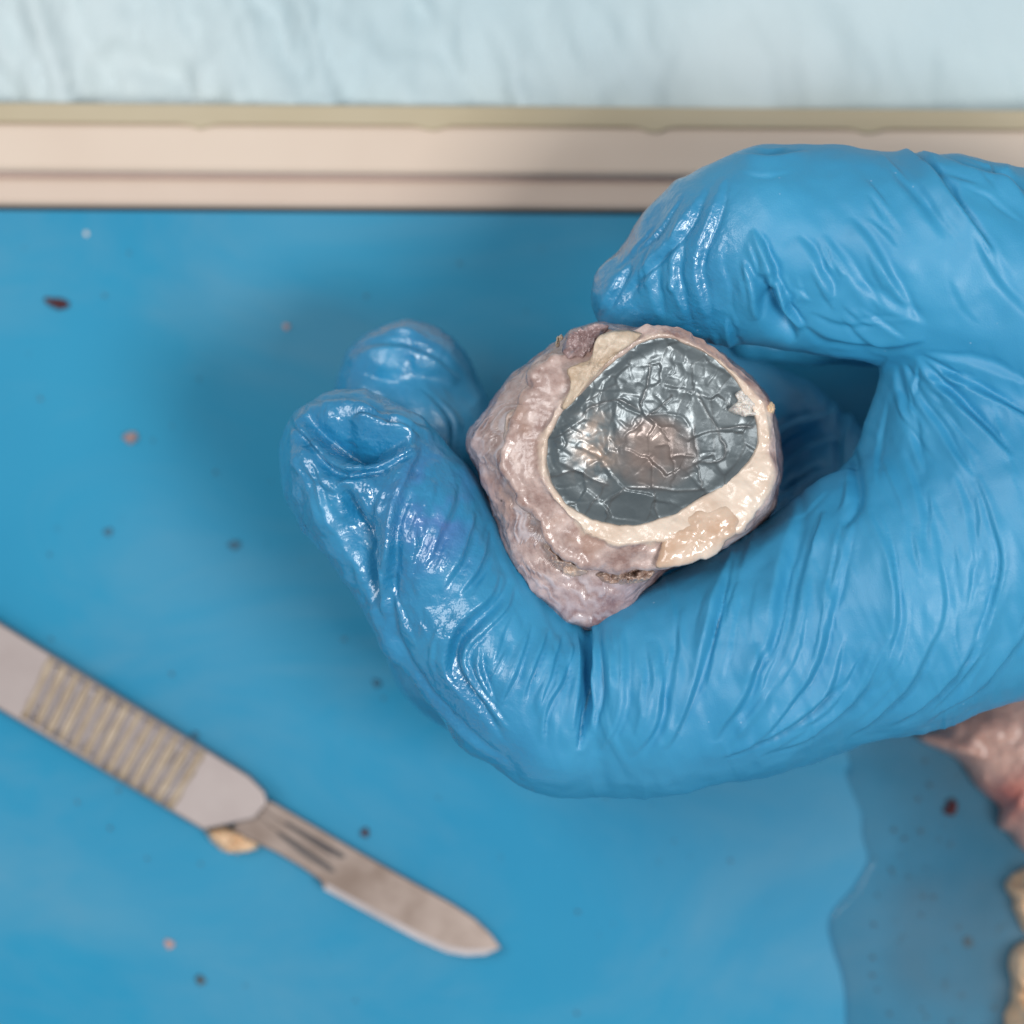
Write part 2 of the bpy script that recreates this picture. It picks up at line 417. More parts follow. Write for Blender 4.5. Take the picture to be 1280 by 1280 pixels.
# index finger, from the knuckle of the palm to its tip
chain(main, [(1290, 650, -175, 200), (1130, 742, -150, 168), (930, 830, -140, 138), (815, 868, -138, 122), (785, 878, -150, 112)], 30)
seg = field()
chain(seg, [(700, 884, -145, 112), (648, 850, -138, 104), (586, 778, -132, 100)], 14)
main = smin(main, seg, 7)
chain(main, [(735, 905, -178, 86), (760, 900, -178, 86)], 30)
tip = field()
chain(tip, [(568, 748, -132, 98), (512, 660, -132, 99), (455, 592, -140, 98), (436, 572, -142, 86)], 18)
main = smin(main, tip, 12); del seg, tip
# back of the hand running off to the wrist
chain(main, [(1290, 650, -175, 200), (1480, 600, -190, 235), (1800, 560, -200, 235)], 60)
# thumb
chain(main, [(797, 370, -140, 60), (892, 322, -125, 96), (962, 308, -115, 119), (1060, 316, -110, 124), (1180, 333, -110, 133), (1340, 390, -140, 170), (1500, 500, -190, 200)], 36)
# web between thumb and index
chain(main, [(1235, 420, -150, 118), (1225, 540, -165, 130), (1225, 660, -180, 150)], 34)
mid = field()
chain(mid, [(508, 488, -330, 90), (525, 560, -330, 96), (545, 680, -320, 108), (600, 800, -300, 112), (720, 880, -310, 108), (900, 840, -330, 110), (1100, 720, -350, 120), (1300, 620, -330, 150)], 22)
ring_and_blocker = field()
chain(ring_and_blocker, [(860, 470, -520, 62), (960, 545, -505, 78), (1075, 670, -480, 105), (1240, 640, -420, 150), (1400, 580, -360, 180)], 30)
chain(ring_and_blocker, [(940, 414, -330, 38), (1010, 418, -330, 38), (1120, 412, -300, 50)], 14)  # extra finger shape, added under the thumb to shade the hollow
chain(ring_and_blocker, [(740, 870, -450, 100), (900, 820, -450, 105), (1070, 700, -440, 130)], 30)
# loose fold of glove low by the knuckle
chain(ring_and_blocker, [(856, 971, -190, 6), (890, 955, -190, 18), (960, 930, -190, 34), (1060, 890, -190, 46)], 10)
hand = smin(smin(main, mid, 14), ring_and_blocker, 16); del mid, ring_and_blocker, main

def surface_nets(f):
    nx, ny, nz = f.shape; s = f < 0
    c = s[:-1, :-1, :-1].astype(np.int8)
    for a in (0, 1):
        for b in (0, 1):
            for e in (0, 1):
                if a+b+e: c = c+s[a:nx-1+a, b:ny-1+b, e:nz-1+e]
    act = (c > 0) & (c < 8); idx = np.argwhere(act); ids = np.full(act.shape, -1, np.int64); ids[act] = np.arange(len(idx))
    acc = np.zeros((len(idx), 3)); cnt = np.zeros(len(idx))
    co = [(a, b, e) for a in (0, 1) for b in (0, 1) for e in (0, 1)]
    val = {k: f[idx[:, 0]+k[0], idx[:, 1]+k[1], idx[:, 2]+k[2]] for k in co}
    for k in co:
        for ax in range(3):
            if k[ax] == 0:
                k2 = list(k); k2[ax] = 1; k2 = tuple(k2); a, b = val[k], val[k2]; m = (a < 0) != (b < 0)
                t = a[m]/(a[m]-b[m]); p = np.tile(np.array(k, float), (m.sum(), 1)); p[:, ax] = t
                acc[m] += p; cnt[m] += 1
    V = idx+acc/cnt[:, None]
    faces = []
    for ax in range(3):
        o1, o2 = [(1, 2), (2, 0), (0, 1)][ax]
        sl = [slice(1, -1)]*3; sl[ax] = slice(0, -1); sl2 = list(sl); sl2[ax] = slice(1, None)
        a = s[tuple(sl)]; b = s[tuple(sl2)]
        e = np.argwhere(a != b); e_ = e+1; e_[:, ax] -= 1
        if not len(e): continue
        flip = a[e[:, 0], e[:, 1], e[:, 2]]
        def at(d1, d2):
            q = e_.copy(); q[:, o1] -= d1; q[:, o2] -= d2; return ids[q[:, 0], q[:, 1], q[:, 2]]
        qd = np.stack([at(1, 1), at(0, 1), at(0, 0), at(1, 0)], 1)
        qd[~flip] = qd[~flip][:, ::-1]; faces.append(qd)
    return V, np.vstack(faces)
V, F = surface_nets(hand)
V = V*STEP+np.array([X0, Y0, Z0])
def vnormals(V, F):
    n = np.cross(V[F[:, 2]]-V[F[:, 0]], V[F[:, 3]]-V[F[:, 1]]); out = np.zeros_like(V)
    for k in range(4):
        for ax in range(3): out[:, ax] += np.bincount(F[:, k], n[:, ax], len(V))
    return out/(np.linalg.norm(out, axis=1)[:, None]+1e-12)
def laplace(V, F, it, lam=.5):
    for _ in range(it):
        acc = np.zeros_like(V); cnt = np.zeros(len(V))
        for a in range(4):
            b = (a+1) % 4
            for s_, t_ in ((a, b), (b, a)):
                for ax in range(3): acc[:, ax] += np.bincount(F[:, s_], V[F[:, t_], ax], len(V))
                cnt += np.bincount(F[:, s_], minlength=len(V))
        V = V+lam*(acc/np.maximum(cnt, 1)[:, None]-V)
    return V
V = laplace(V, F, 4)
Nn = vnormals(V, F)
if (Nn[:, 2]*(V[:, 2]-V[:, 2].mean())).mean() < 0: F = F[:, ::-1]; Nn = -Nn

# wrinkles of the glove: (measured path, half width, height, zmin); ridge with a crease along its one side
WR = [
 # finger base: fan of pleats
 ([(918, 690), (893, 740), (877, 800), (862, 865), (830, 930)], 9, 9, 1), ([(905, 722), (888, 775), (880, 820)], 6, 6, 1),
 ([(778, 785), (776, 850), (770, 900), (748, 938)], 8, 6, 1), ([(818, 800), (820, 850), (812, 904), (785, 945)], 8, 5, 1),
 ([(850, 760), (846, 830), (832, 900), (806, 950)], 10, 5, -1), ([(946, 800), (925, 860), (890, 922)], 9, 7, 1),
 ([(985, 690), (968, 740), (952, 800), (925, 850)], 11, 6, 1), ([(1003, 615), (975, 700), (955, 775)], 12, 7, 1),
 ([(1030, 640), (1005, 720), (985, 800), (950, 870), (905, 930)], 11, 6, -1), ([(1062, 650), (1035, 740), (1015, 820), (975, 885), (915, 940)], 9, 7, 1),
 ([(1050, 790), (1024, 865), (967, 909), (900, 942)], 8, 8, 1), ([(1106, 790), (1065, 866), (1010, 915), (960, 938)], 8, 7, 1),
 ([(1162, 780), (1125, 855), (1061, 922)], 8, 7, 1), ([(1219, 785), (1170, 858), (1110, 905)], 8, 7, 1), ([(1278, 780), (1226, 848), (1160, 898)], 9, 7, 1),
 ([(1079, 636), (1102, 697), (1108, 766), (1098, 830), (1070, 870)], 7, 5, 1), ([(1213, 595), (1234, 664), (1238, 725), (1217, 802), (1190, 850)], 7, 6, -1),
 ([(1150, 640), (1165, 720), (1160, 800)], 8, 3.5, 1), ([(1185, 590), (1200, 680), (1196, 760)], 8, 3.5, 1), ([(1265, 640), (1275, 730), (1262, 790)], 8, 4, 1),
 ([(1128, 560), (1140, 640), (1146, 700)], 8, 3.5, 1),
 # folds pulled from the web of the thumb
 ([(1141, 446), (1165, 480), (1200, 520), (1255, 575)], 9, 13, 1), ([(1146, 446), (1190, 478), (1235, 505), (1290, 535)], 9, 10, 1),
 ([(1130, 455), (1150, 510), (1185, 565), (1210, 600)], 8, 6, 1), ([(1120, 455), (1130, 520), (1150, 590)], 8, 5, 1), ([(1150, 444), (1210, 460), (1285, 488)], 10, 5, 1),
 ([(1112, 446), (1096, 500), (1082, 560), (1072, 628)], 9, 9, -1), ([(1080, 540), (1072, 620), (1052, 660)], 7, -12, 1),
 # middle segment
 ([(663, 780), (645, 830), (630, 870), (622, 884)], 6, 7, 1), ([(684, 786), (664, 835), (654, 868)], 6, 7, 1), ([(700, 796), (684, 845), (672, 890)], 6, 7, 1),
 ([(715, 808), (700, 850), (682, 880), (676, 928)], 6, 7, 1), ([(600, 800), (599, 835), (618, 878)], 6, 8, 1), ([(640, 765), (622, 800), (612, 850)], 7, 4, 1),
 # joint creases
 ([(640, 722), (624, 752), (594, 778), (572, 802), (570, 835), (600, 878), (632, 922)], 6.5, -13, 1),
 ([(646, 730), (632, 762), (604, 786), (582, 808), (582, 836), (610, 874), (640, 912)], 6, 7, 1),
 ([(628, 712), (612, 744), (582, 768), (560, 798), (557, 838), (588, 884)], 7, 7, 1),
 ([(730, 760), (736, 795), (735, 850), (732, 890), (721, 936)], 5, -30, 1), ([(744, 775), (748, 850), (738, 915)], 7, 9, 1), ([(722, 790), (724, 850), (714, 912)], 6, 7, 1),
 # finger end: slack rubber with a hollow
 ([(520, 560), (500, 611), (486, 679), (474, 748), (500, 830)], 12, 15, 1), ([(428, 605), (452, 680), (466, 760)], 17, -40, 1),
 ([(375, 520), (405, 543), (450, 556), (508, 552)], 21, -66, 1), ([(362, 520), (390, 556), (425, 582), (470, 578), (520, 562)], 10, 17, -1), ([(440, 517), (470, 524), (520, 550)], 8, 14, 1),
 ([(372, 512), (420, 503), (470, 512), (540, 548)], 10, 8, 1), ([(574, 605), (550, 660), (524, 716)], 10, 6, 1), ([(595, 640), (575, 690), (550, 740)], 9, 6, 1),
 ([(614, 662), (598, 705), (572, 745)], 8, 6, 1), ([(545, 600), (525, 660), (505, 730)], 10, 4, 1), ([(385, 590), (430, 690), (470, 770), (520, 845)], 9, 8, 1),
 ([(360, 560), (400, 650), (440, 740)], 9, 5, 1), ([(428, 580), (445, 566), (455, 590)], 4, 10, 1),
 # thumb
 ([(947, 345), (956, 375), (968, 400), (992, 424)], 8, -28, 1), ([(936, 290), (950, 325), (956, 352), (946, 380)], 8, 12, 1), ([(962, 350), (974, 385), (998, 412)], 8, 14, 1),
 ([(925, 330), (938, 370), (946, 402)], 8, 10, 1), ([(990, 300), (1012, 345), (1036, 380)], 12, 9, 1), ([(1020, 300), (1050, 350), (1085, 400)], 14, 6, 1),
 ([(1053, 280), (1095, 345), (1137, 408)], 10, 6, 1), ([(1126, 172), (1140, 200), (1160, 232), (1190, 275), (1228, 322)], 10, 17, 1), ([(1146, 184), (1190, 212), (1244, 236), (1290, 272)], 11, 11, 1),
 ([(1226, 205), (1250, 232), (1290, 255)], 9, 10, 1), ([(1100, 215), (1130, 265), (1165, 310)], 14, 5, 1), ([(1190, 290), (1230, 360), (1290, 420)], 12, 5, 1),
 ([(905, 225), (885, 280), (868, 340), (884, 412)], 10, 7, 1), ([(880, 235), (850, 290), (800, 345), (775, 372)], 11, 8, 1), ([(850, 300), (842, 350), (858, 405)], 9, 7, 1),
 ([(825, 330), (815, 365), (825, 400)], 9, 6, 1), ([(790, 330), (768, 365), (750, 390)], 8, 7, 1), ([(915, 195), (960, 205), (1010, 190)], 9, 9, 1),
 ([(1000, 405), (1050, 425), (1110, 428), (1150, 425)], 10, 7, -1), ([(905, 400), (915, 425), (928, 438)], 7, 8, 1), ([(1060, 360), (1100, 390), (1150, 410)], 12, 5, 1),
 # middle finger end
 ([(430, 455), (480, 470), (540, 465), (590, 500)], 22, -16, 1), ([(425, 445), (470, 430), (530, 440), (575, 470)], 10, 8, 1), ([(520, 480), (550, 520), (560, 560)], 8, 6, 1),
 ([(440, 740), (500, 830), (560, 900), (640, 962)], 10, 8, 1), ([(470, 800), (540, 890), (600, 935)], 8, -8, 1),
 # inside of the hollow
 ([(990, 600), (1030, 560), (1080, 540)], 8, 6, 1), ([(960, 560), (1010, 530), (1080, 505)], 9, 7, 1), ([(985, 640), (1040, 600), (1080, 580)], 8, 6, 1),
]
def companions(WR):
    "thin secondary pleats that run beside each traced one"
    r = np.random.default_rng(19); out = []
    for path, wd, h, side in WR:
        if wd > 15: continue
        c = curve(path, 6); L = np.hypot(*np.diff(c, axis=0).T).sum()
        if L < 45: continue
        for k in range(1 if path[0][0] < 660 and path[0][1] > 690 else 2 if path[0][0] > 850 and path[0][1] > 430 else 3):
            a = r.uniform(0, .45); b = min(1, a+r.uniform(.35, .6)); q = c[int(a*(len(c)-1)):int(b*(len(c)-1))+1]
            if len(q) < 3: continue
            t = np.gradient(q, axis=0); t /= np.linalg.norm(t, axis=1)[:, None]+1e-9
            off = r.choice([-1, 1])*r.uniform(1.3, 3.4)*wd; div = r.uniform(-.25, .25)
            u = np.linspace(0, 1, len(q))[:, None]
            out.append((q+np.stack([-t[:, 1], t[:, 0]], 1)*(off+div*L*.25*u), r.uniform(3.6, 6.2), r.uniform(1.2, 3.4), r.choice([-1, 1])))
    return out
def displace_strokes(V, Nn, WR, up=-.15):
    disp = np.zeros(len(V))
    for path, wd, h, side in WR:
        p = PA(curve(path, 6) if len(path) < 9 else path, -70); m = wd*3.6
        sel = np.where((V[:, 0] > p[:, 0].min()-m) & (V[:, 0] < p[:, 0].max()+m) & (V[:, 1] > p[:, 1].min()-m) & (V[:, 1] < p[:, 1].max()+m) & (Nn[:, 2] > up))[0]
        if not len(sel): continue
        jx = vnoise(V[sel, 0]/60, V[sel, 1]/60, 0, 4)*3; jy = vnoise(V[sel, 0]/60, V[sel, 1]/60, 5, 4)*3
        d, s, t = seg_dist(V[sel, 0]+jx, V[sel, 1]+jy, p); sd = d*s*side
        env = np.clip(np.sin(np.pi*np.clip(t, 0, 1)), 0, 1)
        wv = wd*(.45+.6*env**.7)*(1+.25*vnoise(t*5, t*0+wd, h, 8)); taper = env**.75
        if h > 0: f = np.where(sd < 0, np.exp(-(np.abs(sd)/(1.55*wv))**1.45), np.exp(-(sd/(.6*wv))**2))-.5*np.exp(-((sd-1.0*wv)/(.5*wv))**2)
        else: f = np.exp(-(np.abs(sd)/wv)**1.5)
        end = sstep(m, m*.5, d)
        disp[sel] += h*f*taper*end*sstep(up, up+.35, Nn[sel, 2])
    return disp
WR = WR+companions(WR)
disp = displace_strokes(V, Nn, WR)
# slack and small directional puckers everywhere
x, y, z = V.T
fan = vnoise((x*.93+y*.36)/13, (y*.93-x*.36)/95, z/80, 11)*1.0+vnoise((x*.9+y*.42)/6.5, (y*.9-x*.42)/60, z/60, 12)*.45
thumbw = sstep(150, 220, y)
fan2 = vnoise((x*.8+y*.6)/22, (y*.8-x*.6)/60, z/60, 13)*1.6
ridge = (1-np.abs(vnoise((x*.955+y*.30)/19+.6*vnoise(x/90, y/90, 0, 18), (y*.955-x*.30)/230, 0, 17)))**7*2.2*sstep(40, 130, x)
disp += np.where(thumbw > 0, fan*(1-thumbw)+fan2*thumbw, fan+ridge*(1-thumbw)*np.clip(.3+fbm(x/70, y/70, 0, 2, 16), 0, 1))
disp += fbm(x/80, y/80, z/80, 3, 21)*3.4
tipm = sstep(-60, -140, x)*sstep(-330, -200, z)
disp += tipm*(fbm(x/34, y/34, z/34, 3, 31)*3.2)
V = V+Nn*disp[:, None]
V = laplace(V, F, 1, .35)
# wet rubber toward the finger ends, bluish purple blotches
wet = np.clip(sstep(20, -110, x+.25*y+20)+sstep(330, 210, x)*sstep(190, 235, y)*.9, 0, 1)
wet *= np.clip(.75+.5*fbm(x/60, y/60, z/60, 3, 41), 0, 1)
sx, sy = PA([(545, 640)], -60)[0]
stain = np.exp(-(((x-sx)/45)**2+((y-sy)/60)**2))*np.clip(.5+fbm(x/25, y/25, 0, 3, 44), 0, 1)
o = mesh_obj('gloved_hand', V, F, M_GLOVE, attrs={'wet': wet, 'stain': stain}, origin=P(1000, 700, -300))
tag(o, 'hand in a wrinkled blue nitrile glove pinching the cut eye between thumb and fingers', 'hand')
print('glove faces', len(F))

# ------------------------------------------------------------------ the dissected eye
eye = empty('dissected_eye', P(780, 590, -200))
tag(eye, 'cut open animal eyeball with crinkled grey lining held in the gloved fingers', 'eyeball')
Cpx = np.array([812., 548.])
Mp = [(842, 425), (883, 444), (917, 474), (936, 505), (946, 530), (947, 550), (938, 573), (917, 594), (886, 618), (842, 641), (807, 653), (773, 656), (739, 647), (708, 628), (691, 604), (685, 579), (688, 548), (701, 520), (732, 488), (766, 455), (801, 431), (821, 425)]
Bp = [(842, 414), (872, 428), (905, 447), (935, 474), (960, 505), (966, 545), (968, 590), (952, 632), (925, 662), (890, 672), (850, 676), (814, 678), (773, 683), (732, 673), (697, 629), (676, 601), (672, 556), (690, 512), (722, 476), (757, 444), (795, 420), (820, 414)]
Tp = [(842, 412), (872, 426), (908, 444), (940, 470), (967, 508), (974, 545), (978, 590), (966, 636), (941, 666), (900, 694), (862, 701), (824, 708), (766, 712), (732, 709), (690, 681), (649, 620), (632, 575), (640, 520), (668, 468), (710, 434), (756, 410), (800, 408)]
Sp = [(842, 413), (876, 427), (911, 446), (942, 470), (968, 507), (977, 545), (980, 590), (970, 636), (943, 668), (900, 697), (864, 704), (828, 714), (801, 744), (777, 772), (748, 788), (710, 781), (663, 741), (639, 708), (618, 648), (598, 593), (581, 550), (594, 529), (622, 493), (642, 469), (673, 445), (704, 424), (712, 412), (752, 402), (795, 405)]
NA = 560
tilt = lambda x, y, C: -.10*(x-C[0])-.05*(y-C[1])
def ringz(poly, z, sc_=1.0, rag=0):
    C = PA([Cpx], z)[0]; th, r = radial(PA(poly, z), C, NA); r = r*sc_
    if rag: r = r+rag*fbm(np.cos(th)*5, np.sin(th)*5, rag, 3, 300+int(rag*10), .55)*np.clip(1.1-np.cos(th+.5), .25, 1.6)
    x = C[0]+r*np.cos(th); yy = C[1]+r*np.sin(th)
    return np.stack([x, yy, z+tilt(x, yy, C)], 1)
ctrl = [(ringz(Mp, -60, .97), 0.), (ringz(Mp, -26, .995), .05), (ringz(Mp, -8, 1.025), .12), (ringz(Bp, -5, .975, 2), .22), (ringz(Bp, -14, 1.03, 4), .33),
        (ringz(Tp, -28, .975, 5), .44), (ringz(Tp, -60, .985, 5), .52)]
s1 = ringz(Sp, -95, .965); s2 = ringz(Sp, -150, 1.0); s3 = ringz(Sp, -210, .97); s4 = ringz(Sp, -270, .85); s5 = ringz(Sp, -330, .6); s6 = ringz(Sp, -350, .15)
ctrl += [(s1, .62), (s2, .72), (s3, .8), (s4, .88), (s5, .95), (s6, 1.)]
tk = np.array([c[1] for c in ctrl]); R = np.stack([c[0] for c in ctrl])
ts = np.r_[np.linspace(0, .75, 130), np.linspace(.77, 1, 24)]
rows = []
for t in ts:
    i = min(np.searchsorted(tk, t, 'right')-1, len(tk)-2); u = (t-tk[i])/(tk[i+1]-tk[i])
    a, b, c, d = R[max(i-1, 0)], R[i], R[i+1], R[min(i+2, len(tk)-1)]
    cr = .5*((2*b)+(-a+c)*u+(2*a-5*b+4*c-d)*u*u+(-a+3*b-3*c+d)*u**3); lin = b+(c-b)*u
    rows.append(cr*.6+lin*.4)
V, F = loft(rows); T = np.repeat(ts, NA); F = F[:, ::-1]
Nn = vnormals(V, F)
if Nn[T > .95][:, 2].mean() > 0: F = F[:, ::-1]; Nn = -Nn
x, y, z = V.T; TH = np.tile(np.linspace(0, 2*np.pi, NA, endpoint=False), len(ts))
lowleft = np.clip(np.cos(TH-np.radians(215)), 0, 1)
amp = sstep(.28, .45, T)*(1-sstep(.8, .95, T))
dsp = sstep(.2,.3,T)*(1-sstep(.8,.95,T))*fbm(x/13, y/13, z/13, 4, 58, .5)*.55+amp*(fbm(x/42, y/42, z/42, 5, 51, .5)*4*(.6+.5*lowleft)+ (1-np.abs(fbm(x/30, y/30, z/30, 3, 57)))**4*2.2*lowleft)
# tangential fibres on the side wall
dsp += sstep(.5, .62, T)*(1-sstep(.8, .9, T))*vnoise(T*110+3*vnoise(TH*4, T*9, 0, 62), TH*2.2, 0, 61)*.6
dsp += sstep(.05, .15, T)*(1-sstep(.3, .4, T))*(fbm(x/26, y/26, 0, 4, 63)*3)
# ragged ledge below the lip
ledge = np.exp(-((T-.50-.02*vnoise(TH*6, 0*TH, 0, 5))/.018)**2)*np.clip(lowleft*1.6, 0, 1)
dsp += -7*ledge+7*np.exp(-((T-.455-.02*vnoise(TH*6, 0*TH, 0, 5))/.02)**2)*np.clip(lowleft*1.6, 0, 1)
V = V+Nn*dsp[:, None]
right = sstep(-.3, .6, np.cos(TH-np.radians(-35)))
cream = sstep(.0, .06, T)*(1-sstep(.16, .38, T+.05*fbm(x/30, y/30, 0, 3, 65)))*(.70+.30*np.clip(np.cos(TH-np.radians(-60)), -.6, 1))+.25*sstep(.3, .5, T)*(1-sstep(.5, .6, T))*np.clip(np.cos(TH-np.radians(180)), 0, 1)
purple = np.clip(sstep(.50, .75, T)+.6*right*sstep(.36, .5, T), 0, 1)*np.clip(.75+.6*fbm(x/50, y/50, 0, 3, 66), 0, 1)
fw = T*105+5*fbm(TH*5, T*7, 0, 3, 62); fibre = np.clip(.5+.5*vnoise(fw, TH*3, 0, 67)+.3*vnoise(fw*2.1, TH*7, 0, 68), 0, 1)*sstep(.42, .52, T)*np.clip(.35+.9*lowleft, 0, 1)
tanm = np.exp(-((T-.06)/.03)**2)*np.clip(fbm(x/18, y/18, 0, 3, 71)*1.3, 0, 1)
o = mesh_obj('globe_wall', V, F, M_SCL, attrs={'cream': cream, 'purple': purple, 'tan': tanm, 'fibre': fibre}); child(o, eye)

# crinkled membrane lining the bowl
C = PA([Cpx], -40)[0]; mp = PA(Mp, -40); st = 1.35
gx2 = np.arange(mp[:, 0].min()-14, mp[:, 0].max()+14, st); gy2 = np.arange(mp[:, 1].min()-14, mp[:, 1].max()+14, st)
XX, YY = np.meshgrid(gx2, gy2); X, Y = XX.ravel(), YY.ravel()
th, rM = radial(mp, C, 720); ang = np.arctan2(Y-C[1], X-C[0]) % (2*np.pi)
rr = np.hypot(X-C[0], Y-C[1])/np.interp(ang, np.r_[th, 2*np.pi], np.r_[rM, rM[:1]])
wx = X+fbm(X/50, Y/50, 0, 2, 81)*8; wy = Y+fbm(X/50, Y/50, 5, 2, 82)*8
def vor(px, py, n, seed, stretch=1.0):
    r = np.random.default_rng(seed); k = int(math.sqrt(n)); lo = np.array([X.min()-30, Y.min()-30]); hi = np.array([X.max()+30, Y.max()+30])
    pts = np.array([[lo[0]+(hi[0]-lo[0])*(i+r.random())/k, lo[1]+(hi[1]-lo[1])*(j+r.random())/k] for i in range(k) for j in range(k)])
    f1 = np.full(px.shape, 1e9); f2 = f1.copy(); ident = np.zeros(px.shape, int)
    for q, p in enumerate(pts):
        d = np.hypot((px-p[0])*stretch, py-p[1]); m = d < f1
        f2 = np.where(m, f1, np.minimum(f2, d)); ident[m] = q; f1 = np.where(m, d, f1)
    return f1, f2, ident
a1, a2, id1 = vor(wx, wy, 64, 5); b1_, b2_, id2 = vor(wx+fbm(X/14, Y/14, 0, 2, 85)*4, wy, 324, 6, .8)
e1 = a2-a1; e2 = b2_-b1_
Z = -18-34*(1-np.sqrt(rr**2+.06))+3*np.exp(-((rr-1)/.08)**2)
cellrand = np.random.default_rng(3).random(4000)
def facets(ident, amp, seed):
    q = np.random.default_rng(seed); n = ident.max()+1; cnt = np.maximum(np.bincount(ident, minlength=n), 1)
    mx, my = np.bincount(ident, X, n)/cnt, np.bincount(ident, Y, n)/cnt; gx_, gy_ = q.normal(0, amp, n), q.normal(0, amp, n)
    return gx_[ident]*(X-mx[ident])+gy_[ident]*(Y-my[ident])
upl = sstep(-.35, .6, ((X-C[0])*-.6+(Y-C[1])*.7)/120)                               # finer crumple toward the upper left
step = facets(id1, .06, 31)+facets(id2, .035, 32)*(.3+.9*upl)
def blur2(A, k):
    ker = np.hanning(2*k+3); ker /= ker.sum(); B = A.reshape(XX.shape)
    B = np.apply_along_axis(lambda v: np.convolve(np.pad(v, k+1, 'edge'), ker, 'valid'), 0, B)
    return np.apply_along_axis(lambda v: np.convolve(np.pad(v, k+1, 'edge'), ker, 'valid'), 1, B).ravel()
Z += blur2(step, 1)
Z += 1.0*np.sqrt(np.clip(e1, 0, 14)/14)
Z += blur2((.5+.6*upl)*np.exp(-(e2/1.5)**2)*(cellrand[id2] > .45), 1)+blur2(.9*np.exp(-(e1/1.6)**2)*(cellrand[id1+300] > .5), 1)
Z += fbm(X/34, Y/34, 0, 2, 87)*2.2
FOLD = []
def fold(w_, h_, *paths):                                                           # measured on an enlargement: 4.414 per unit, corner (670, 410)
    for q in paths: FOLD.append(([(670+a/4.414, 410+b/4.414) for a, b in q], w_, h_))
# dark grooves
fold(1.9, -3.4, [(620, 200), (605, 310), (555, 450)], [(740, 370), (690, 430), (615, 490)], [(890, 370), (940, 470), (1000, 570)], [(875, 540), (885, 700), (895, 885)],
     [(480, 885), (650, 885), (780, 900), (930, 890)], [(660, 660), (730, 650), (745, 800), (740, 890)], [(645, 740), (630, 820), (632, 890)], [(735, 720), (800, 705), (870, 712)],
     [(385, 1080), (400, 960), (480, 890)], [(650, 900), (655, 1000), (680, 1060)], [(890, 740), (1000, 740), (1050, 690), (1010, 580)], [(1000, 560), (1120, 545), (1200, 550)],
     [(80, 830), (200, 790), (300, 830), (390, 870)], [(560, 460), (460, 400), (330, 430), (240, 490)], [(380, 850), (350, 920), (250, 1050)], [(620, 490), (700, 560), (735, 640)])
# raised bright pleats
fold(1.75, 3.0, [(770, 130), (750, 230), (710, 320), (705, 360)], [(580, 490), (640, 480), (780, 485), (850, 560)], [(600, 495), (500, 590), (440, 690), (400, 800)], [(840, 270), (790, 330), (720, 350)],
     [(660, 690), (600, 740), (520, 820)], [(700, 560), (660, 600), (640, 620)], [(1000, 220), (960, 270), (930, 330)], [(450, 410), (520, 460), (600, 495)], [(370, 410), (440, 400), (480, 430)],
     [(140, 510), (200, 560), (250, 600)], [(130, 560), (160, 640), (120, 690)], [(280, 640), (340, 690), (370, 780), (390, 850)], [(330, 620), (380, 700), (400, 760)], [(390, 600), (430, 640), (440, 700)],
     [(100, 880), (180, 880), (210, 860)], [(150, 950), (260, 960), (280, 945)], [(340, 960), (420, 920), (480, 885)], [(560, 840), (620, 880), (630, 900)], [(830, 350), (850, 400), (820, 450)],
     [(880, 290), (870, 350), (830, 380)], [(640, 360), (690, 420), (740, 460)], [(1070, 1000-640), (1040, 430), (1010, 450)], [(890, 710), (930, 690), (980, 690)], [(800, 830), (850, 800), (880, 800)])
# larger swells: the crumpled patch at the left and the rounded one in the middle
fold(9, 6, [(280, 620), (340, 720), (390, 840)], [(430, 690), (480, 590), (560, 520)], [(250, 520), (350, 560), (450, 560)])
fold(10, 4, [(640, 500), (780, 520), (840, 620), (850, 700)], [(130, 780), (240, 740), (300, 700)])
fd = np.zeros(X.shape); gr = np.zeros(X.shape)
for path, wd, h in FOLD:
    d, s, t = seg_dist(X+fbm(X/12, Y/12, 0, 2, 91)*3, Y, PA(curve(path, 6), -60)); k = np.exp(-(d/wd)**2)*sstep(0, .15, t)*sstep(1, .85, t)
    fd += h*k*(.36 if h > 0 else .42)
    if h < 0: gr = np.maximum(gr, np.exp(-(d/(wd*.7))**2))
Z += fd
Z += tilt(X, Y, C)
br = np.exp(-(((X-PA([(816, 566)], -60)[0][0])/54)**2+((Y-PA([(816, 566)], -60)[0][1])/46)**2)**5)*np.clip(.9+fbm(X/24, Y/24, 0, 3, 95)*.35, 0, 1)
q0 = PA([(742, 556)], -60)[0]; pale = np.exp(-(((X-q0[0])/30)**2+((Y-q0[1])/42)**2)**1.5)*np.clip(.6+fbm(X/12, Y/12, 0, 3, 96)*1.0, 0, 1)
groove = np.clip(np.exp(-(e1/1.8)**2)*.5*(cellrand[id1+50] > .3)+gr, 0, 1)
keep = rr < 1.03
rowi = np.arange(len(X)).reshape(XX.shape); q = np.stack([rowi[:-1, :-1], rowi[:-1, 1:], rowi[1:, 1:], rowi[1:, :-1]], -1).reshape(-1, 4)
q = q[keep[q].all(1)]; used = np.unique(q); remap = np.full(len(X), -1); remap[used] = np.arange(len(used))
V = np.stack([X, Y, Z], 1)[used]
o = mesh_obj('crinkled_membrane', V, remap[q], M_MEM, attrs={'brown': br[used], 'pale': pale[used], 'groove': groove[used]}); child(o, eye)

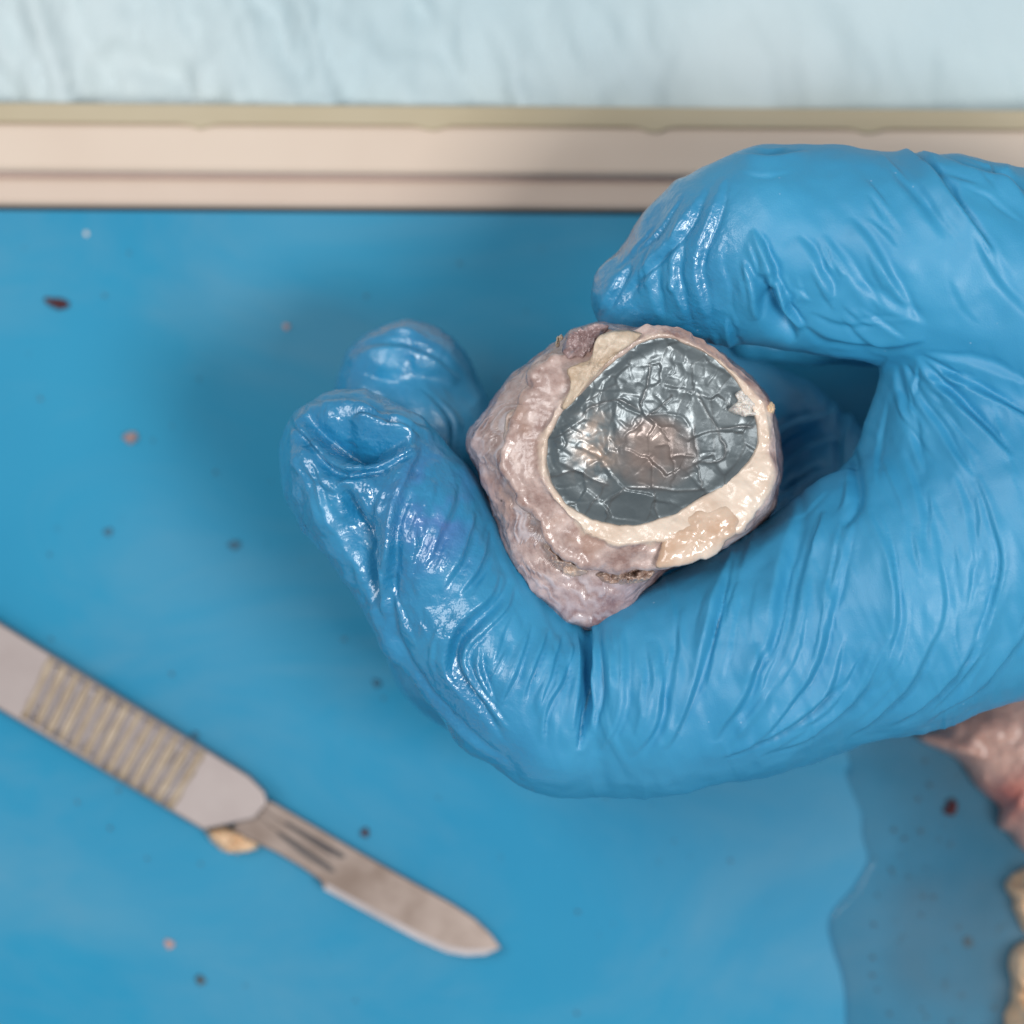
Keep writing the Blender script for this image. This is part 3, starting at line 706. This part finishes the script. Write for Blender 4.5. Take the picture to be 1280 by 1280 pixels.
# flaps and shreds on the lip
def ez(px, py, z): return z
lump('tissue_flap', [(697, 508), (709, 498), (713, 478), (708, 462), (722, 455), (738, 448), (744, 425), (756, 416), (790, 414), (806, 420), (788, 430), (766, 447), (748, 466), (730, 485), (708, 512)], -2, 6, M_TAN, eye, 150, 16, 1.0, 16, .05, 3, zfun=lambda x, y: tilt(x, y, C))
lump('wet_flap', [(822, 690), (830, 672), (846, 652), (868, 640), (892, 634), (915, 630), (930, 645), (924, 662), (908, 676), (896, 692), (870, 702), (838, 708), (820, 707)], -11, 10, M_AMB, eye, 170, 26, .40, 30, .05, 4, zfun=lambda x, y: tilt(x, y, C))
lump('white_shred', [(912, 512), (922, 500), (918, 492), (932, 488), (944, 498), (950, 515), (942, 520), (924, 518)], -16, 13, M_WHT, eye, 90, 16, .8, 8, .12, 5, zfun=lambda x, y: tilt(x, y, C))
lump('fat_nub', [(957, 506), (965, 501), (970, 508), (968, 518), (960, 518)], -22, 12, M_FAT, eye, 50, 12, .3, 8, .08, 6, zfun=lambda x, y: tilt(x, y, C))
lump('curled_shred', [(694, 428), (697, 420), (703, 418), (704, 424), (700, 427), (699, 434), (695, 434)], -60, 10, M_TAN, eye, 50, 10, .5, 5, .15, 7)
lump('ragged_flap', [(704, 428), (710, 414), (728, 408), (752, 402), (760, 410), (748, 424), (738, 442), (722, 452), (706, 448)], -26, 12, M_SCL, eye, 110, 18, .9, 10, .1, 8,
     attrfun=lambda V: {'cream': V[:, 0]*0+.15, 'purple': V[:, 0]*0+.5, 'tan': V[:, 0]*0, 'fibre': V[:, 0]*0+.4})
lump('ragged_flap', [(629, 545), (634, 520), (650, 512), (664, 540), (668, 580), (672, 612), (660, 626), (650, 618), (640, 590)], -32, 13, M_SCL, eye, 120, 20, .9, 14, .08, 9,
     attrfun=lambda V: {'cream': V[:, 0]*0+.42, 'purple': V[:, 0]*0, 'tan': V[:, 0]*0+.1})
lump('ragged_flap', [(676, 680), (690, 674), (702, 690), (722, 704), (736, 716), (716, 722), (694, 708)], -46, 16, M_SCL, eye, 110, 18, 1.0, 9, .1, 10,
     attrfun=lambda V: {'cream': V[:, 0]*0+.40, 'purple': V[:, 0]*0, 'tan': V[:, 0]*0+.15})
lump('ragged_flap', [(736, 716), (770, 714), (800, 712), (822, 711), (812, 724), (786, 730), (756, 728)], -52, 14, M_SCL, eye, 110, 18, 1.2, 7, .1, 11,
     attrfun=lambda V: {'cream': V[:, 0]*0+.3, 'purple': V[:, 0]*0, 'tan': V[:, 0]*0+.3})

# ------------------------------------------------------------------ scalpel
sca = empty('scalpel', P(300, 1010, MAT)); tag(sca, 'steel scalpel with ribbed grip lying on the blue mat', 'scalpel')
ZH = MAT+34
hp = PA([(-520, 454), (0, 775), (312, 968), (331, 988), (334, 1002), (318, 1022), (262, 1034), (254, 1036), (0, 884), (-520, 563)], ZH)
child(slab('handle', hp[::-1], MAT+4, ZH, M_STEEL, None, 4), sca)
ax = np.array([.8505, -.526]); pr = np.array([.526, .8505])
a0 = PA([(66, 823)], ZH)[0]; b0 = PA([(243, 935)], ZH)[0]
A_ = PA([(66, 823), (33, 893)], ZH); B_ = PA([(252, 938), (212, 1006)], ZH)
def grip_bar(name, t, hw, hh, mat):
    p = A_[0]+(B_[0]-A_[0])*t; q_ = A_[1]+(B_[1]-A_[1])*t
    d = (q_-p); d /= np.linalg.norm(d); wv = np.array([-d[1], d[0]]); n = 8; vs = []; fs = []
    ends = [p-d*3, q_+d*3]
    for k, u in enumerate(np.linspace(0, 1, 9)):
        c0 = ends[0]+(ends[1]-ends[0])*u; j1, j2 = random.uniform(.75, 1.25), random.uniform(.85, 1.1)
        for j_ in range(n+1):
            a = math.pi*j_/n; vs.append((*(c0+wv*hw*j1*math.cos(a)), ZH-2+hh*j2*(.7 if k in (0, 8) else 1)*math.sin(a)))
    for k in range(8):
        for j_ in range(n): fs.append((k*(n+1)+j_, k*(n+1)+j_+1, (k+1)*(n+1)+j_+1, (k+1)*(n+1)+j_))
    fs.append(tuple(range(n, -1, -1))); fs.append(tuple(8*(n+1)+j_ for j_ in range(n+1)))
    child(mesh_obj(name, vs, [f[::-1] for f in fs], mat), sca)
for i in range(13): grip_bar('grime_line', i/12, 6.4, 6.6, M_RIDGE)
for i in range(12): grip_bar('grip_ridge', (i+.52)/12, 3.1, 7.6, M_LAV)
ZB = MAT+22
bp = PA([(322, 992), (345, 1003), (430, 1053), (500, 1093), (565, 1129), (592, 1147), (610, 1164), (625, 1184), (606, 1193), (582, 1194), (558, 1190), (522, 1174), (470, 1146), (404, 1110), (400, 1099), (376, 1082), (345, 1064), (306, 1046), (290, 1034)], ZB)
bl = child(slab('blade', bp[::-1], ZB-6, ZB, M_BLADE, None, 2), sca)
# bright ground edge and the two slots of the blade
ed = [(404, 1110), (470, 1146), (522, 1174), (558, 1190), (582, 1194), (606, 1193), (625, 1184), (604, 1186), (582, 1186), (560, 1182), (524, 1166), (472, 1138), (408, 1103)]
e_ = slab('ground_edge', PA(ed, ZB+1)[::-1], ZB-4, ZB+1, mat_simple('bright_ground_steel', (.25, .23, .235), (.33, .305, .31), 100, .42, 0, metal=.8), None, 0); child(e_, bl)
M_SLOT = mat_simple('slot_shadowed_steel', (.05, .045, .05), (.09, .08, .08), 200, .6, 0, metal=.5)  # dark colour of flat strips stands in for shade inside the slots
for sl in ([(354, 1029), (358, 1025), (428, 1065), (432, 1071), (424, 1071), (390, 1053)], [(345, 1040), (350, 1038), (412, 1080), (420, 1089), (412, 1088), (376, 1066)]):
    q_ = slab('slot_shade', PA(sl, ZB+.6)[::-1], ZB-2, ZB+.6, M_SLOT, None, 0); child(q_, bl)
rb_ = slab('mounting_rib', PA([(318, 1012), (328, 1010), (350, 1024), (412, 1066), (424, 1079), (410, 1074), (340, 1034)], ZB+3)[::-1], ZB-2, ZB+3, M_BLADE, None, 2); child(rb_, sca)
tipw = Vector(P(625, 1184, MAT)*U); axis = Vector((.5255, .851, 0)); 
from mathutils import Matrix
bpy.context.view_layer.update()
sca.matrix_world = Matrix.Translation(tipw) @ Matrix.Rotation(math.radians(2.6), 4, axis) @ Matrix.Translation(-tipw) @ sca.matrix_world
tag(lump('tissue_scrap', [(256, 1034), (276, 1030), (310, 1044), (326, 1052), (322, 1062), (296, 1066), (276, 1062), (264, 1050)], MAT+4, 26, M_FAT, None, 90, 16, .5, 20, .08, 13),
    'small cream tissue scrap stuck against the neck of the scalpel', 'tissue scrap')

# ------------------------------------------------------------------ tissue at the right edge
def redf(V):
    p1 = PA([(1268, 985)], MAT+40)[0]
    return {'red': np.clip(np.exp(-(((V[:, 0]-p1[0])/55)**2+((V[:, 1]-p1[1])/38)**2))+.3*fbm(V[:, 0]/60, V[:, 1]/60, 0, 3, 5), 0, 1)}
tag(lump('tissue_mass', [(1138, 916), (1165, 905), (1180, 880), (1230, 850), (1300, 815), (1420, 800), (1520, 880), (1530, 1000), (1440, 1080), (1330, 1090), (1278, 1064), (1262, 1040), (1246, 1030), (1250, 1010), (1226, 990), (1206, 962), (1182, 940), (1150, 928)],
    MAT+4, 95, M_MEAT, None, 260, 60, .16, 60, .03, 14, attrfun=redf), 'pink slab of raw tissue lying under the heel of the gloved hand', 'tissue')
tag(lump('fat_lump', [(1256, 1104), (1268, 1092), (1300, 1080), (1350, 1100), (1360, 1150), (1310, 1172), (1276, 1160), (1266, 1130)], MAT+4, 70, M_FAT, None, 140, 36, .4, 22, .07, 15),
    'smaller cream lump of fat at right just below the pink tissue slab', 'fat lump')
tag(lump('fat_lump', [(1252, 1278), (1262, 1240), (1262, 1200), (1290, 1176), (1350, 1180), (1400, 1260), (1380, 1360), (1300, 1380), (1256, 1320)], MAT+4, 90, M_FAT, None, 160, 40, .4, 24, .06, 16),
    'larger tan fat lump at the bottom right corner beside the murky puddle', 'fat lump')
# murky liquid over the mat
pud = [(1040, 940), (1072, 972), (1080, 1000), (1078, 1040), (1084, 1075), (1066, 1110), (1042, 1138), (1036, 1170), (1050, 1215), (1056, 1250), (1060, 1300), (1100, 1420), (1500, 1420), (1500, 840), (1200, 820), (1090, 860)]
tag(lump('puddle', pud, MAT+1, 8, M_FILM, None, 260, 40, .0, 60, .02, 17, bottom=False, attrfun=lambda V: {'edge': np.clip(1-(V[:, 2]-MAT-1)/4.2, 0, 1), 'deep': np.clip((V[:, 0]-480+.25*(V[:, 1]+400)+60*fbm(V[:, 0]/90, V[:, 1]/90, 0, 3, 7))/230, 0, 1)}), 'murky dark puddle spread over the mat by the raw tissue', 'puddle', kind='structure')

# ------------------------------------------------------------------ bits on the mat
def blob(px, py, r, H, mat, name, label, cat, asp=1.0, rot=0, seed=0):
    th = np.linspace(0, 2*np.pi, 10, endpoint=False)
    x = r*asp*np.cos(th)*(1+.25*np.sin(th*2+seed)); y = r*np.sin(th)*(1+.2*np.cos(th*3+seed))
    c, s = math.cos(rot), math.sin(rot)
    tag(lump(name, np.stack([px+x*c-y*s, py+x*s+y*c], 1), MAT+1, H, mat, None, 36, 8, .4, 8, .1, seed), label, cat)
blob(72, 379, 7, 10, M_RED, 'blood_shred', 'dark red curled shred on the mat at upper left', 'blood shred', 2.2, .25, 21)
blob(163, 547, 8, 10, M_PNK, 'tissue_crumb', 'pale pink crumb on the mat left of the fingertips', 'tissue crumb', 1.1, .3, 22)
blob(456, 1041, 6, 7, M_RED, 'blood_fleck', 'tiny red fleck on the mat just above the scalpel blade', 'blood fleck', 1, 0, 23)
blob(1188, 1010, 11, 12, M_RED, 'blood_clot', 'dark clot in the puddle left of the pink tissue slab', 'blood clot', 1.0, .4, 24)
blob(251, 1225, 6, 6, M_GRY, 'dark_grain', 'dark grain on the mat below the scalpel', 'grain', 1, 0, 25)
blob(471, 854, 5, 5, M_FNT, 'dark_grain', 'dark grain on the mat between scalpel and index knuckle', 'grain', 1, 0, 26)
blob(293, 681, 6, 4, M_FNT, 'dark_grain', 'faint dark grain on open mat left of the index finger', 'grain', 1.2, 0, 27)
blob(135, 665, 5, 4, M_FNT, 'dark_grain', 'faint dark grain on the mat below the pale pink crumb', 'grain', 1.2, 0, 28)
blob(243, 920, 5, 4, M_FNT, 'dark_grain', 'dark grain at the edge of the ribbed scalpel grip', 'grain', 1.2, 0, 29)
blob(1210, 1178, 7, 6, M_GRY, 'dark_grain', 'dark grain in the puddle left of the fat lumps', 'grain', 1.1, 0, 30)
blob(108, 292, 3.5, 3, M_WHT, 'white_crumb', 'tiny white crumb on the mat near the beige edging', 'crumb', 1, 0, 31)
blob(212, 1180, 6, 3, M_PNK, 'tissue_crumb', 'faint pinkish crumb on the mat under the scalpel, above a dark grain', 'tissue crumb', 1, 0, 32)
blob(358, 408, 4, 3, M_PNK, 'tissue_crumb', 'tiny pinkish crumb on the mat left of the middle fingertip', 'tissue crumb', 1, 0, 33)
# finest grit in the puddle and on the mat
bm = bmesh.new()
for i in range(110):
    px, py = (rng.uniform(1090, 1270), rng.uniform(950, 1278)) if i < 45 else (rng.uniform(0, 1000), rng.uniform(290, 1270))
    c = P(px, py, MAT+4); r = rng.uniform(1.2, 3.2) if i < 45 else rng.uniform(.7, 2.4)
    m = bmesh.ops.create_icosphere(bm, subdivisions=1, radius=r*U)
    for v in m['verts']: v.co.z *= .6; v.co += Vector(c*U)
me = bpy.data.meshes.new('fine_grit'); bm.to_mesh(me); bm.free(); me.materials.append(M_GRY)
o = bpy.data.objects.new('fine_grit', me); sc.collection.objects.link(o)
tag(o, 'scattered fine dark grit in the puddle and across the mat', 'grit', kind='stuff')
for o in sc.objects:
    k = o.name.split('.')[0]
    if o.parent is None and k in ('dark_grain', 'tissue_crumb', 'fat_lump'):
        o['group'] = {'dark_grain': 'dark grains on the mat', 'tissue_crumb': 'small pink crumbs on the mat', 'fat_lump': 'fat lumps at the right edge'}[k]
